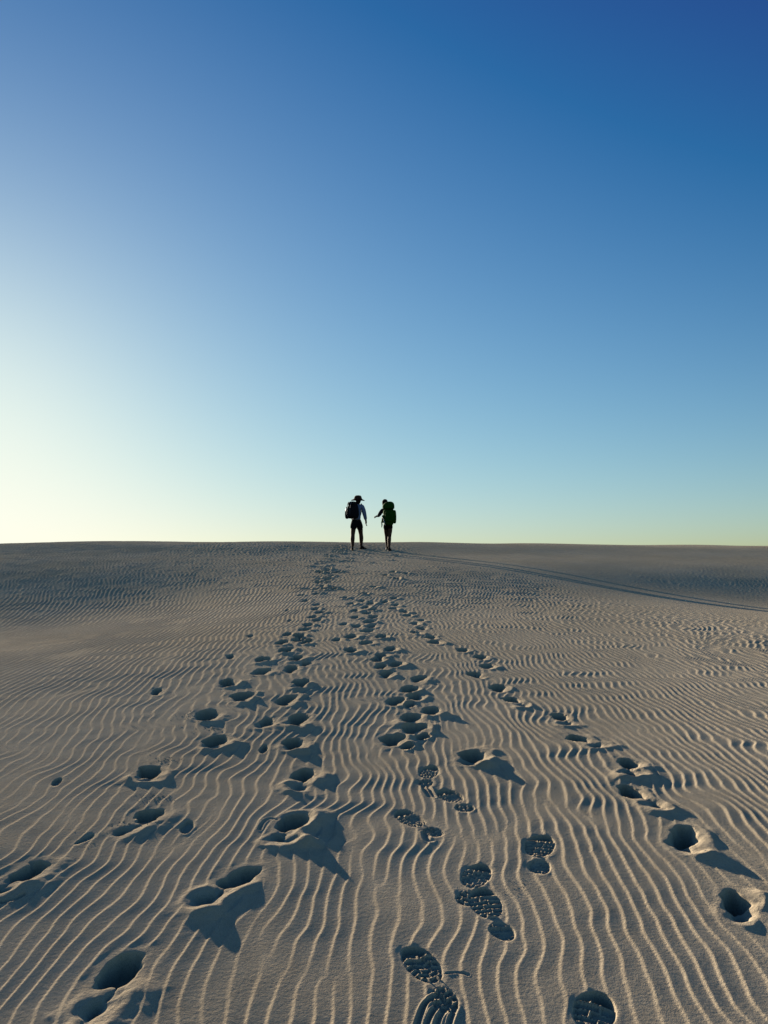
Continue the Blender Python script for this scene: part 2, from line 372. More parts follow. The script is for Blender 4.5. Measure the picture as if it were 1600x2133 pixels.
PRINTS = [
    ('b', -0.744, 2.095, 6, 0.33, 1.15, 0.0500, 1.00), ('b', -0.542, 2.649, 32, 0.33, 1.05, 0.0500, 1.10),
    ('b', -0.393, 3.113, 11, 0.30, 1.35, 0.0600, 1.25), ('b', -1.014, 3.185, 23, 0.30, 1.10, 0.0350, 0.90),
    ('b', -1.276, 2.689, 14, 0.28, 1.15, 0.0500, 1.00), ('h', -1.159, 3.774, -11, 0.24, 1.15, 0.0500, 0.90),
    ('b', -0.405, 3.689, 2, 0.32, 1.15, 0.0500, 0.90), ('h', -0.941, 4.302, -9, 0.25, 1.25, 0.0550, 1.10),
    ('h', -0.507, 4.248, -2, 0.24, 1.05, 0.0500, 1.10), ('h', -1.122, 4.866, -9, 0.30, 1.35, 0.0600, 0.90),
    ('h', -0.529, 4.744, -2, 0.32, 1.20, 0.0550, 1.00), ('h', -0.991, 5.339, -6, 0.31, 1.45, 0.0600, 1.00),
    ('h', -0.669, 5.226, 1, 0.29, 1.10, 0.0500, 0.90), ('h', -1.176, 5.800, -7, 0.31, 1.30, 0.0550, 0.80),
    ('h', -0.623, 5.764, 1, 0.32, 1.10, 0.0500, 1.00), ('h', -0.986, 6.215, 3, 0.28, 1.50, 0.0550, 0.80),
    ('h', -0.764, 6.287, -3, 0.32, 1.00, 0.0500, 0.80), ('h', -1.059, 6.741, -2, 0.32, 1.20, 0.0550, 0.80),
    ('h', -0.923, 7.211, 1, 0.32, 1.30, 0.0550, 0.70), ('h', -0.768, 6.753, -3, 0.32, 1.00, 0.0500, 0.80),
    ('h', -0.667, 6.507, 5, 0.24, 0.80, 0.0400, 0.50), ('h', -1.028, 7.688, -3, 0.31, 1.10, 0.0500, 0.60),
    ('h', -1.047, 8.291, -3, 0.32, 1.10, 0.0500, 0.60), ('h', -0.896, 8.148, -2, 0.32, 1.10, 0.0500, 0.60),
    ('h', -0.879, 7.861, 1, 0.28, 1.20, 0.0500, 0.60), ('h', -0.785, 7.704, 1, 0.30, 1.20, 0.0500, 0.70),
    ('h', -0.878, 8.616, 2, 0.29, 1.30, 0.0500, 0.60), ('h', -0.891, 9.025, -2, 0.32, 1.20, 0.0500, 0.60),
    ('h', -0.826, 9.445, -1, 0.32, 1.20, 0.0500, 0.60), ('h', -0.909, 9.833, -1, 0.32, 1.10, 0.0500, 0.60),
    ('h', -0.854, 10.275, -1, 0.32, 1.20, 0.0500, 0.60), ('h', -0.963, 10.774, -1, 0.32, 1.10, 0.0500, 0.60),
    ('h', -0.989, 11.303, -1, 0.32, 1.10, 0.0500, 0.60), ('h', -1.224, 11.978, -3, 0.32, 1.10, 0.0500, 0.60),
    ('h', -1.393, 12.883, -4, 0.32, 1.10, 0.0500, 0.60), ('h', -1.223, 13.595, -3, 0.32, 1.20, 0.0500, 0.60),
    ('h', -1.146, 12.960, -1, 0.32, 1.20, 0.0500, 0.60), ('h', -1.125, 15.386, -2, 0.32, 1.20, 0.0500, 0.60),
    ('h', -1.357, 15.847, -2, 0.32, 1.20, 0.0500, 0.60), ('h', -1.418, 17.325, -2, 0.32, 1.30, 0.0500, 0.70),
    ('h', -1.623, 20.131, -2, 0.32, 1.30, 0.0500, 0.70), ('h', -1.647, 22.142, -2, 0.32, 1.30, 0.0500, 0.70),
    ('h', -1.563, 24.046, 1, 0.32, 1.30, 0.0500, 0.70), ('h', -1.506, 25.502, 0, 0.32, 1.40, 0.0500, 0.70),
    ('h', -1.516, 27.097, 0, 0.32, 1.60, 0.0500, 0.70), ('h', -1.607, 26.364, 1, 0.27, 1.50, 0.0500, 0.70),
    ('p', -0.796, 3.123, -4, 0.14, 0.75, 0.0120, 0.10), ('p', -0.650, 4.160, -2, 0.14, 0.65, 0.0200, 0.30),
    ('p', -1.558, 3.666, -14, 0.11, 0.60, 0.0160, 0.30), ('h', -1.645, 5.542, -8, 0.24, 0.80, 0.0300, 0.40),
    ('h', -1.387, 6.935, -4, 0.24, 0.70, 0.0300, 0.30), ('h', -1.442, 8.286, -5, 0.25, 0.60, 0.0300, 0.30),
    ('h', -0.725, 4.679, 3, 0.24, 0.75, 0.0300, 0.70), ('p', -1.172, 3.010, 18, 0.10, 0.50, 0.0100, 0.30),
    ('p', -1.365, 10.838, -1, 0.20, 0.80, 0.0300, 0.30), ('p', -1.174, 9.557, 0, 0.19, 0.80, 0.0300, 0.30),
    ('h', 0.269, 5.892, 11, 0.24, 1.05, 0.0500, 0.60), ('h', 0.177, 5.554, 7, 0.24, 1.20, 0.0550, 0.80),
    ('h', 0.203, 5.316, 12, 0.24, 1.00, 0.0400, 0.60), ('h', 0.081, 5.205, 9, 0.24, 1.10, 0.0500, 0.60),
    ('p', 0.169, 5.104, 14, 0.14, 1.10, 0.0250, 0.50), ('h', 0.300, 4.953, 10, 0.24, 1.20, 0.0550, 1.00),
    ('h', 0.169, 4.776, 9, 0.24, 1.35, 0.0550, 0.90), ('h', 0.176, 4.526, 12, 0.24, 1.25, 0.0550, 0.80),
    ('p', 0.227, 4.377, 14, 0.14, 1.15, 0.0300, 0.60), ('h', 0.041, 4.308, 7, 0.24, 1.25, 0.0550, 0.60),
    ('p', 0.129, 4.194, 13, 0.13, 1.10, 0.0350, 0.60), ('h', 0.455, 4.000, 12, 0.27, 1.35, 0.0750, 1.00),
    ('h', 0.011, 6.044, 9, 0.24, 1.00, 0.0500, 0.60), ('h', -0.022, 6.355, 7, 0.24, 1.10, 0.0500, 0.70),
    ('h', 0.093, 6.459, 9, 0.24, 1.10, 0.0500, 0.70), ('h', -0.050, 6.666, 6, 0.24, 1.00, 0.0450, 0.60),
    ('h', -0.028, 6.862, 8, 0.24, 1.00, 0.0450, 0.60), ('h', 0.059, 7.189, 5, 0.27, 1.20, 0.0500, 0.70),
    ('h', -0.307, 7.133, 2, 0.29, 1.20, 0.0500, 0.60), ('h', -0.175, 7.580, 8, 0.24, 1.30, 0.0500, 0.60),
    ('h', -0.484, 7.783, 3, 0.24, 0.80, 0.0400, 0.40), ('h', -0.342, 7.993, 3, 0.32, 1.20, 0.0500, 0.60),
    ('h', -0.025, 7.978, 6, 0.32, 1.20, 0.0500, 0.60), ('h', -0.183, 8.392, 7, 0.28, 1.30, 0.0500, 0.60),
    ('h', -0.313, 8.779, 6, 0.29, 1.20, 0.0500, 0.60), ('h', -0.142, 8.765, 4, 0.29, 1.10, 0.0500, 0.60),
    ('h', -0.475, 9.004, 3, 0.24, 0.80, 0.0400, 0.40), ('h', -0.172, 9.177, 7, 0.32, 1.30, 0.0500, 0.60),
    ('h', -0.363, 9.604, 4, 0.32, 1.10, 0.0500, 0.60), ('h', -0.135, 9.624, 5, 0.32, 1.10, 0.0500, 0.60),
    ('h', -0.225, 10.023, 3, 0.32, 1.10, 0.0500, 0.60), ('h', -0.392, 10.366, 4, 0.32, 1.10, 0.0500, 0.60),
    ('h', -0.156, 10.438, 4, 0.32, 1.10, 0.0500, 0.60), ('h', -0.255, 10.731, 3, 0.32, 1.10, 0.0500, 0.60),
    ('h', -0.483, 11.202, 2, 0.32, 1.10, 0.0500, 0.60), ('h', -0.196, 11.201, 3, 0.32, 1.10, 0.0500, 0.60),
    ('h', -0.332, 11.544, 3, 0.32, 1.10, 0.0500, 0.60), ('h', 0.014, 11.408, 5, 0.32, 1.00, 0.0500, 0.60),
    ('h', -0.632, 12.048, 1, 0.32, 1.10, 0.0500, 0.60), ('h', -0.322, 12.594, 3, 0.32, 1.10, 0.0500, 0.60),
    ('b', 1.087, 4.721, 0, 0.29, 1.15, 0.0450, 0.80), ('b', 1.106, 4.267, -29, 0.28, 1.15, 0.0500, 0.80),
    ('b', 1.225, 3.828, 8, 0.29, 1.15, 0.0550, 0.90), ('b', 1.134, 3.430, -15, 0.31, 1.10, 0.0500, 0.90),
    ('h', 1.173, 2.990, 14, 0.24, 1.15, 0.0600, 1.15), ('h', 1.145, 2.492, 22, 0.24, 0.95, 0.0550, 1.25),
    ('h', 0.739, 7.128, 0, 0.24, 1.00, 0.0500, 0.60), ('h', 0.846, 6.750, -2, 0.24, 1.00, 0.0500, 0.60),
    ('h', 0.858, 6.358, 2, 0.24, 1.10, 0.0500, 0.60), ('h', 0.722, 6.018, -7, 0.24, 1.00, 0.0400, 0.60),
    ('h', 0.838, 5.563, 0, 0.24, 1.10, 0.0500, 0.70), ('b', 0.878, 5.166, -17, 0.28, 1.10, 0.0500, 0.70),
    ('h', 0.152, 11.874, 2, 0.32, 1.00, 0.0500, 0.60), ('h', 0.168, 10.976, -0, 0.32, 1.00, 0.0500, 0.60),
    ('h', 0.132, 10.541, -3, 0.28, 1.00, 0.0500, 0.60), ('h', 0.286, 10.167, -5, 0.27, 1.00, 0.0500, 0.60),
    ('h', 0.302, 9.765, -7, 0.25, 1.10, 0.0500, 0.60), ('h', 0.454, 9.307, -5, 0.24, 1.00, 0.0500, 0.60),
    ('h', 0.360, 9.006, -5, 0.24, 1.00, 0.0400, 0.60), ('h', 0.424, 8.592, -4, 0.25, 1.00, 0.0500, 0.60),
    ('h', 0.356, 8.247, -10, 0.24, 1.00, 0.0400, 0.60), ('h', 0.485, 7.916, -5, 0.25, 1.00, 0.0500, 0.60),
    ('h', 0.507, 7.579, -19, 0.24, 1.00, 0.0400, 0.60), ('t', 0.210, 3.732, 12, 0.30, 1.00, 0.0082, 0.30),
    ('l', 0.319, 3.409, -21, 0.29, 1.05, 0.0100, 0.40), ('t', 0.136, 3.158, -31, 0.32, 1.00, 0.0082, 0.20),
    ('l', 0.578, 2.877, 14, 0.33, 1.15, 0.0105, 0.50), ('t', 0.305, 2.648, 18, 0.31, 1.05, 0.0082, 0.30),
    ('l', 0.339, 2.454, -8, 0.33, 1.05, 0.0085, 0.30), ('t', 0.130, 2.125, -21, 0.32, 1.00, 0.0082, 0.30),
    ('l', 0.519, 1.929, 22, 0.28, 1.10, 0.0120, 0.60),
]
SCRATCHES = [                    # points (across, up the slope), half width, depth
    ([(0.144, 2.051), (0.107, 2.006), (0.081, 1.917)], 0.006, 0.009),
    ([(0.158, 2.025), (0.121, 1.968), (0.100, 1.896)], 0.006, 0.008),
    ([(0.173, 2.006), (0.141, 1.955), (0.125, 1.888)], 0.006, 0.007),
    ([(0.187, 1.996), (0.167, 1.940), (0.158, 1.888)], 0.006, 0.006),
    ([(0.174, 2.137), (0.204, 2.144), (0.233, 2.131)], 0.004, 0.003),
    ([(-0.501, 3.097), (-0.498, 3.164), (-0.477, 3.209), (-0.439, 3.194)], 0.006, 0.004),
    ([(0.196, 3.655), (0.212, 3.539), (0.226, 3.448)], 0.008, 0.006),
    ([(0.178, 3.641), (0.190, 3.539), (0.207, 3.454)], 0.008, 0.006),
    ([(0.163, 3.067), (0.169, 3.004), (0.183, 2.991)], 0.010, 0.006),
    ([(-1.261, 2.523), (-1.223, 2.541), (-1.205, 2.589)], 0.008, 0.006),
]

# extra shallow, wind-softened steps on the trodden spine below the crest
_r = random.Random(5)
for _i in range(66):
    _s = _r.uniform(13.5, 25.0)
    PRINTS.append(('h', -1.55 + (24.5 - _s) * 0.045 + _r.gauss(0.0, 0.17) if _i % 4 else _r.uniform(-1.0, 0.5), _s,
                   _r.uniform(-14, 14), 0.31, _r.uniform(1.0, 1.35), _r.uniform(0.045, 0.06), 0.6))

# ---- one sheet of sand: fine where the ground is close, coarse far away -----
def grid_lines():
    c = list(np.linspace(-0.62, 0.62, 954))
    side = list(np.linspace(0.62, 1.06, 112)[1:]) + list(np.geomspace(1.08, 14, 26))
    cols = np.array([-v for v in reversed(side)] + c + side)
    rows = list(np.linspace(-60, 0, 16)) + list(np.linspace(0.1, 0.9, 9)) + list(np.linspace(0.93, 1.55, 40))
    s = 1.55
    while s < 31.5:
        s += min(max(0.63 * s * s / 960.0, 0.0033), 0.065)
        rows.append(s)
    rows += list(np.geomspace(31.7, 60, 90)) + list(np.geomspace(62, 4000, 60))
    return cols, np.array(rows)

cols, rows = grid_lines()
NC, NR = len(cols), len(rows)
wrow = np.maximum(rows, 1.0)
X = (wrow[:, None] * cols[None, :])
S = np.repeat(rows[:, None], NC, 1)
Hh = dune(X, S)
fade = sstep(3000, 60, S)
Hh += fade * ((0.0055 + 0.0165 * sstep(26, 29, S)) * F_A(X, S, 2.6, 3.2) + 0.0014 * F_B(X + 9, S, 0.8, 1.1))
RIP = np.zeros_like(Hh)
sel = (rows > -4) & (rows < 60)
RIP[sel] = ripples(X[sel], S[sel])
KEEP = np.ones_like(Hh) * sstep(1.14, 1.0, np.abs(cols))[None, :]
DH = np.zeros_like(Hh)
OWN = np.full(Hh.shape, -1, np.int32)
for i, pr in enumerate(PRINTS):
    cx, cy = pr[1], pr[2]
    r0, r1 = np.searchsorted(rows, (cy - 0.45, cy + 0.45))
    if r1 <= r0:
        continue
    smid = max(cy, 1.0)
    c0, c1 = np.searchsorted(cols, (cx / smid - 0.5 / smid - 0.02, cx / smid + 0.5 / smid + 0.02))
    sl = (slice(r0, r1), slice(c0, c1))
    dh, keep, d = footprint(pr, X[sl], S[sl], i)
    hole = d < 0.003
    old = DH[sl]
    new = np.where(d < 0.0, np.minimum(dh, np.where(old < 0, old * 0.35 + dh, dh)), old + dh * np.where(old < -0.004, 0.25, 1.0))
    DH[sl] = new
    KEEP[sl] = np.minimum(KEEP[sl], keep)
    own = OWN[sl]
    own[hole] = i
    OWN[sl] = own
for pts, hw, dep in SCRATCHES:
    ys = [q[1] for q in pts]; xs = [q[0] for q in pts]
    r0, r1 = np.searchsorted(rows, (min(ys) - 0.06, max(ys) + 0.06))
    sm = max(min(ys), 1.0)
    c0, c1 = np.searchsorted(cols, ((min(xs) - 0.1) / (sm if min(xs) < 0.1 else max(ys)), (max(xs) + 0.1) / (sm if max(xs) > -0.1 else max(ys))))
    sl = (slice(r0, r1), slice(c0, c1))
    dh, r = scratch(pts, hw, dep, X[sl], S[sl])
    DH[sl] = np.where(np.abs(dh) > np.abs(DH[sl]), dh, DH[sl])
    KEEP[sl] = np.minimum(KEEP[sl], sstep(0.6, 2.2, r))
Hh = Hh + RIP * KEEP + DH

P3 = np.empty((NR, NC, 3))
P3[..., 0] = X
P3[..., 1] = S * cs - Hh * sn
P3[..., 2] = S * sn + Hh * cs
tu = np.empty_like(P3); tv = np.empty_like(P3)
tu[:, 1:-1] = P3[:, 2:] - P3[:, :-2]; tu[:, 0] = P3[:, 1] - P3[:, 0]; tu[:, -1] = P3[:, -1] - P3[:, -2]
tv[1:-1] = P3[2:] - P3[:-2]; tv[0] = P3[1] - P3[0]; tv[-1] = P3[-1] - P3[-2]
NRM = np.cross(tu, tv)
NRM /= np.linalg.norm(NRM, axis=2, keepdims=True)
P3 = P3.reshape(-1, 3); NRM = NRM.reshape(-1, 3)
ids = np.arange(NR * NC).reshape(NR, NC)
QUADS = np.stack([ids[:-1, :-1], ids[:-1, 1:], ids[1:, 1:], ids[1:, :-1]], -1).reshape(-1, 4)
QOWN = np.maximum.reduce([OWN[:-1, :-1], OWN[:-1, 1:], OWN[1:, 1:], OWN[1:, :-1]]).reshape(-1)
# a quad belongs to a print when at least three of its corners do
cnt = ((OWN[:-1, :-1] >= 0).astype(int) + (OWN[:-1, 1:] >= 0) + (OWN[1:, 1:] >= 0) + (OWN[1:, :-1] >= 0)).reshape(-1)
QOWN = np.where(cnt >= 3, QOWN, -1)

def sheet(name, quads, parent=None):
    used, inv = np.unique(quads, return_inverse=True)
    q = inv.reshape(-1, 4)
    me = bpy.data.meshes.new(name)
    v, nn = P3[used], NRM[used]
    me.vertices.add(len(v)); me.vertices.foreach_set('co', v.astype(np.float32).ravel())
    me.loops.add(q.size); me.loops.foreach_set('vertex_index', q.astype(np.int32).ravel())
    me.polygons.add(len(q)); me.polygons.foreach_set('loop_start', np.arange(0, q.size, 4, dtype=np.int32))
    me.update(calc_edges=True)
    me.polygons.foreach_set('use_smooth', np.ones(len(q), bool))
    me.normals_split_custom_set_from_vertices(nn)
    me.materials.append(SAND)
    o = bpy.data.objects.new(name, me)
    COL.objects.link(o)
    o.parent = parent
    return o

dune_o = sheet('sand_dune', QUADS[QOWN < 0])
dune_o['kind'] = 'structure'
dune_o['label'] = 'pale rippled sand dune rising to a low crest, crossed by footprints'
order = np.argsort(QOWN, kind='stable')
sq = QOWN[order]
for i in range(len(PRINTS)):
    a, b = np.searchsorted(sq, (i, i + 1))
    if b > a:
        sheet('footprint', QUADS[order[a:b]], dune_o)

def ground(x, s):
    """height of the untrodden sand in the slope frame"""
    xa, sa_ = np.array([float(x)]), np.array([float(s)])
    h = dune(xa, sa_) + (0.0055 + 0.0165 * sstep(26, 29, sa_)) * F_A(xa, sa_, 2.6, 3.2) + 0.0014 * F_B(xa + 9, sa_, 0.8, 1.1)
    return float(h[0])

# ---------------------------------------------------------------- mesh helpers
def link(name, me, mat=None, parent=None):
    o = bpy.data.objects.new(name, me)
    COL.objects.link(o)
    if mat: me.materials.append(mat)
    o.parent = parent
    return o

def from_bm(name, bm, mat, parent=None, subsurf=0, smooth=True):
    me = bpy.data.meshes.new(name)
    bmesh.ops.recalc_face_normals(bm, faces=bm.faces)
    bm.to_mesh(me); bm.free()
    for p in me.polygons: p.use_smooth = smooth
    o = link(name, me, mat, parent)
    if subsurf:
        md = o.modifiers.new('round', 'SUBSURF'); md.levels = md.render_levels = subsurf
    return o

def loft(bm, rings, cap=True):
    """rings: lists of equally many points, skinned one to the next"""
    vs_ = [[bm.verts.new(p) for p in r] for r in rings]
    n = len(rings[0])
    for a, b in zip(vs_, vs_[1:]):
        for i in range(n):
            bm.faces.new((a[i], a[(i + 1) % n], b[(i + 1) % n], b[i]))
    if cap:
        bm.faces.new(list(reversed(vs_[0])))
        bm.faces.new(vs_[-1])

def oval(cx, cy, z, rx, ry, n=16, e=1.0, wob=0.0, seed=0):
    r = random.Random(seed)
    pts = []
    for i in range(n):
        a = 2 * math.pi * i / n
        c, s = math.cos(a), math.sin(a)
        k = 1 + wob * r.uniform(-1, 1)
        pts.append((cx + rx * k * math.copysign(abs(c) ** e, c), cy + ry * k * math.copysign(abs(s) ** e, s), z))
    return pts

def tube(bm, pts, rad, n=8):
    """a round strap or pole through the points"""
    pts = [Vector(p) for p in pts]
    rings = []
    for i, p in enumerate(pts):
        d = (pts[min(i + 1, len(pts) - 1)] - pts[max(i - 1, 0)]).normalized()
        a = d.cross(Vector((0.31, 0.2, 0.93))).normalized()
        b = d.cross(a)
        r = rad[i] if isinstance(rad, (list, tuple)) else rad
        rings.append([p + a * (r * math.cos(t)) + b * (r * math.sin(t)) for t in [2 * math.pi * k / n for k in range(n)]])
    loft(bm, rings)

GROW = 1.16             # the smoothing below draws the surface in by about this much

def skinned(name, verts, edges, radii, mat, parent=None, root=0, sub=2):
    """one continuous surface grown over a jointed skeleton"""
    me = bpy.data.meshes.new(name)
    me.from_pydata(verts, edges, [])
    o = link(name, me, None, parent)
    md = o.modifiers.new('skin', 'SKIN')
    md.use_smooth_shade = True
    md.branch_smoothing = 0.6
    sv = me.skin_vertices[0].data
    for i, r in enumerate(radii):
        sv[i].radius = (r * GROW, r * GROW) if not isinstance(r, tuple) else (r[0] * GROW, r[1] * GROW)
        sv[i].use_root = (i == root)
    s2 = o.modifiers.new('smooth', 'SUBSURF'); s2.levels = s2.render_levels = sub
    dg = bpy.context.evaluated_depsgraph_get()
    me2 = bpy.data.meshes.new_from_object(o.evaluated_get(dg))
    o.modifiers.clear()
    o.data = me2
    me2.name = name
    bpy.data.meshes.remove(me)
    me2.materials.clear(); me2.materials.append(mat)
    for p in me2.polygons: p.use_smooth = True
    return o

SKIN = material('skin', (0.085, 0.040, 0.026), 0.7, 0.05, 30, (160, 0.0006), 0.12)
SHIRT = material('shirt_cloth', (0.17, 0.20, 0.29), 0.9, 0.1, 40, (18, 0.012), 0.12)
DARKTOP = material('dark_cloth', (0.022, 0.019, 0.022), 0.95, 0.02, 30, (18, 0.01), 0.2)
SHORTS = material('shorts_cloth', (0.009, 0.009, 0.011), 0.95, 0.02, 30, (16, 0.012), 0.25)
SHOE = material('shoe_leather', (0.028, 0.019, 0.016), 0.9, 0.03, 60, (90, 0.002), 0.3)
SOLE = material('shoe_rubber', (0.02, 0.018, 0.017), 0.8, 0.2, 60, None, 0.2)
HAT = material('hat_felt', (0.075, 0.032, 0.021), 0.95, 0.05, 25, (40, 0.004), 0.25)
HAIR = material('dark_hair', (0.014, 0.010, 0.009), 0.9, 0.03, 90, (120, 0.003), 0.3)
BLACKPACK = material('black_nylon', (0.012, 0.012, 0.014), 0.9, 0.03, 30, (30, 0.008), 0.25)
GREENPACK = material('green_rain_cover', (0.010, 0.055, 0.007), 0.9, 0.03, 14, (9, 0.03), 0.3)
STRAP = material('grey_webbing', (0.10, 0.10, 0.11), 0.8, 0.2, 80, None, 0.2)
WHITE = material('pale_webbing', (0.62, 0.60, 0.55), 0.7, 0.2, 80, None, 0.1)
BOTTLE = material('bottle_plastic', (0.55, 0.57, 0.58), 0.25, 0.5, 20, None, 0.1)

def hand(V, E, Rr, wrist_i, wrist, direc, out_dir, k=1.0):
    """palm, four unequal bent fingers and a thumb, grown from the wrist vertex"""
    d = Vector(direc).normalized(); o_ = Vector(out_dir).normalized()
    nrm = d.cross(o_)
    def add(p, r, j):
        V.append(tuple(p)); Rr.append(r); E.append((j, len(V) - 1)); return len(V) - 1
    w = Vector(wrist)
    palm = add(w + d * 0.045 * k, (0.034 * k, 0.018 * k), wrist_i)
    knk = add(w + d * 0.085 * k, (0.036 * k, 0.016 * k), palm)
    for i, ln in enumerate((0.070, 0.080, 0.074, 0.058)):
        off = o_ * (0.030 - 0.020 * i) * k
        p1 = w + d * (0.10 * k) + off
        a = add(p1, 0.0088 * k, knk)
        b = add(p1 + d * ln * 0.5 * k + nrm * 0.010 * k, 0.0082 * k, a)
        add(p1 + d * ln * 0.88 * k + nrm * 0.032 * k, 0.0068 * k, b)
    t = add(w + d * 0.035 * k + o_ * 0.034 * k, 0.0125 * k, palm)
    t2 = add(w + d * 0.068 * k + o_ * 0.052 * k + nrm * 0.012 * k, 0.0105 * k, t)
    add(w + d * 0.098 * k + o_ * 0.052 * k + nrm * 0.022 * k, 0.0085 * k, t2)

def shoe(parent, heel, toe_dir, pitch=0.0, size=0.29):
    """laced ankle boot: upper lofted along the foot, separate sole"""
    f = Vector((toe_dir[0], toe_dir[1], 0)).normalized()
    sd = Vector((-f.y, f.x, 0))
    cp, sp = math.cos(pitch), math.sin(pitch)
    h0 = Vector(heel)
    def pt(a, b, c):     # along, across, up; pitched about the ball of the foot
        a0 = a - size * 0.68
        aa, cc = a0 * cp + c * sp, -a0 * sp + c * cp
        return h0 + f * (aa + size * 0.68) + sd * b + Vector((0, 0, cc))
    def ring(a, hw, lo, hi):
        return [pt(a, hw * math.copysign(abs(math.cos(t)) ** 0.7, math.cos(t)), lo + (hi - lo) * (0.5 + 0.5 * math.sin(t))) for t in [2 * math.pi * k / 12 for k in range(12)]]
    bm = bmesh.new()
    loft(bm, [ring(-0.01, 0.020, 0.03, 0.085), ring(0.01, 0.034, 0.018, 0.125), ring(0.05, 0.040, 0.018, 0.135), ring(0.10, 0.041, 0.018, 0.115),
              ring(0.15, 0.044, 0.018, 0.085), ring(0.21, 0.048, 0.018, 0.070), ring(0.26, 0.042, 0.020, 0.056), ring(size, 0.020, 0.026, 0.046)])
    up = from_bm('shoe', bm, SHOE, parent, 1)
    bm = bmesh.new()
    out_ = [(-0.015, 0.020), (0.02, 0.037), (0.09, 0.036), (0.15, 0.042), (0.21, 0.050), (0.26, 0.044), (size + 0.005, 0.022)]
    loft(bm, [[pt(a, hw, 0.026), pt(a, -hw, 0.026), pt(a, -hw, 0.0), pt(a, hw, 0.0)] for a, hw in out_])
    from_bm('sole', bm, SOLE, up, 0, False)
    return up

def head(V, E, Rr, neck_i, base, fwd, s=1.0):
    """skull, jaw, nose and ears as branches of the body's own skeleton"""
    b, f = Vector(base), Vector(fwd).normalized()
    sd = f.cross(Vector((0, 0, 1))).normalized()
    def add(p, r, j):
        V.append(tuple(p)); Rr.append(r); E.append((j, len(V) - 1)); return len(V) - 1
    j = add(b + f * 0.020 + Vector((0, 0, 0.035)) * s, (0.060 * s, 0.066 * s), neck_i)
    m = add(b + f * 0.022 + Vector((0, 0, 0.105)) * s, (0.074 * s, 0.092 * s), j)
    t = add(b + f * 0.008 + Vector((0, 0, 0.170)) * s, (0.066 * s, 0.080 * s), m)
    add(b + f * 0.000 + Vector((0, 0, 0.205)) * s, (0.034 * s, 0.040 * s), t)
    add(b + f * 0.128 + Vector((0, 0, 0.085)) * s, 0.010, m)
    for k in (-1, 1):
        add(b + sd * (k * 0.088) + Vector((0, 0, 0.10)) * s, (0.010, 0.018), m)

def person_root(name, x, s, label):
    o = bpy.data.objects.new(name, None)
    COL.objects.link(o)
    o.empty_display_size = 0.3
    o.location = world(x, s, ground(x, s) + 0.012)
    o['label'] = label
    o['category'] = 'person'
    return o

def at_ground(root, x, y):
    """local height of the sand under a foot at local (x, y)"""
    wx, wy = root.location.x + x, root.location.y + y
    s = wy / cs
    for _ in range(6):
        h = ground(wx, s); s = (wy + h * sn) / cs
    return world(wx, s, ground(wx, s))[2] - root.location.z

# ---------------------------------------------------------------- person in the hat
pa = person_root('person', -0.835, 24.75, 'person in a brown wide-brimmed hat, pale blue shirt and black shorts, walking away')
zl, zr = at_ground(pa, -0.175, -0.05), at_ground(pa, 0.085, 0.42)
V = [(-0.06, 0.05, 0.93),                       # 0 pelvis
     (-0.05, 0.05, 1.08), (-0.03, 0.06, 1.25), (-0.02, 0.08, 1.41), (-0.01, 0.10, 1.50),   # spine to neck
     (-0.145, 0.05, 0.88), (-0.175, 0.07, 0.50), (-0.180, 0.00, 0.36), (-0.175, -0.02, zl + 0.10),     # left leg 5-8
     (0.035, 0.10, 0.88), (0.080, 0.27, 0.53), (0.094, 0.31, 0.40), (0.085, 0.40, zr + 0.10),           # right leg 9-12
     (0.125, 0.06, 1.435), (0.195, 0.02, 1.19), (0.250, 0.09, 0.945),                      # right arm 13-15
     (-0.190, 0.14, 1.42), (-0.250, 0.20, 1.19), (-0.200, 0.36, 1.02)]                     # left arm 16-18
E_ = [(0, 1), (1, 2), (2, 3), (3, 4), (0, 5), (5, 6), (6, 7), (7, 8), (0, 9), (9, 10), (10, 11), (11, 12),
      (3, 13), (13, 14), (14, 15), (3, 16), (16, 17), (17, 18)]
Rr = [(0.135, 0.105), (0.125, 0.095), (0.140, 0.105), (0.120, 0.090), 0.056,
      0.105, 0.060, 0.068, 0.036, 0.105, 0.060, 0.068, 0.036, 0.058, 0.042, 0.030, 0.058, 0.042, 0.030]
head(V, E_, Rr, 4, (0.0, 0.115, 1.515), (0.25, 1, -0.15))
hand(V, E_, Rr, 15, V[15], (0.02, 0.10, -1), (-0.2, 1, 0))
hand(V, E_, Rr, 18, V[18], (0.15, 0.6, -0.75), (0.6, 0.3, 0.3))
skinned('body', V, E_, Rr, SKIN, pa)
# shirt: trunk and both sleeves in one piece
V2 = [(-0.06, 0.05, 0.94), (-0.05, 0.05, 1.09), (-0.03, 0.06, 1.25), (-0.02, 0.08, 1.405), (-0.01, 0.095, 1.485),
      (0.130, 0.06, 1.43), (0.198, 0.02, 1.19), (0.245, 0.085, 0.965), (-0.195, 0.14, 1.415), (-0.253, 0.20, 1.19), (-0.205, 0.35, 1.035)]
skinned('shirt', V2, [(0, 1), (1, 2), (2, 3), (3, 4), (3, 5), (5, 6), (6, 7), (3, 8), (8, 9), (9, 10)],
        [(0.168, 0.132), (0.158, 0.122), (0.168, 0.128), (0.142, 0.112), 0.070, 0.080, 0.062, 0.046, 0.080, 0.062, 0.046], SHIRT, pa)
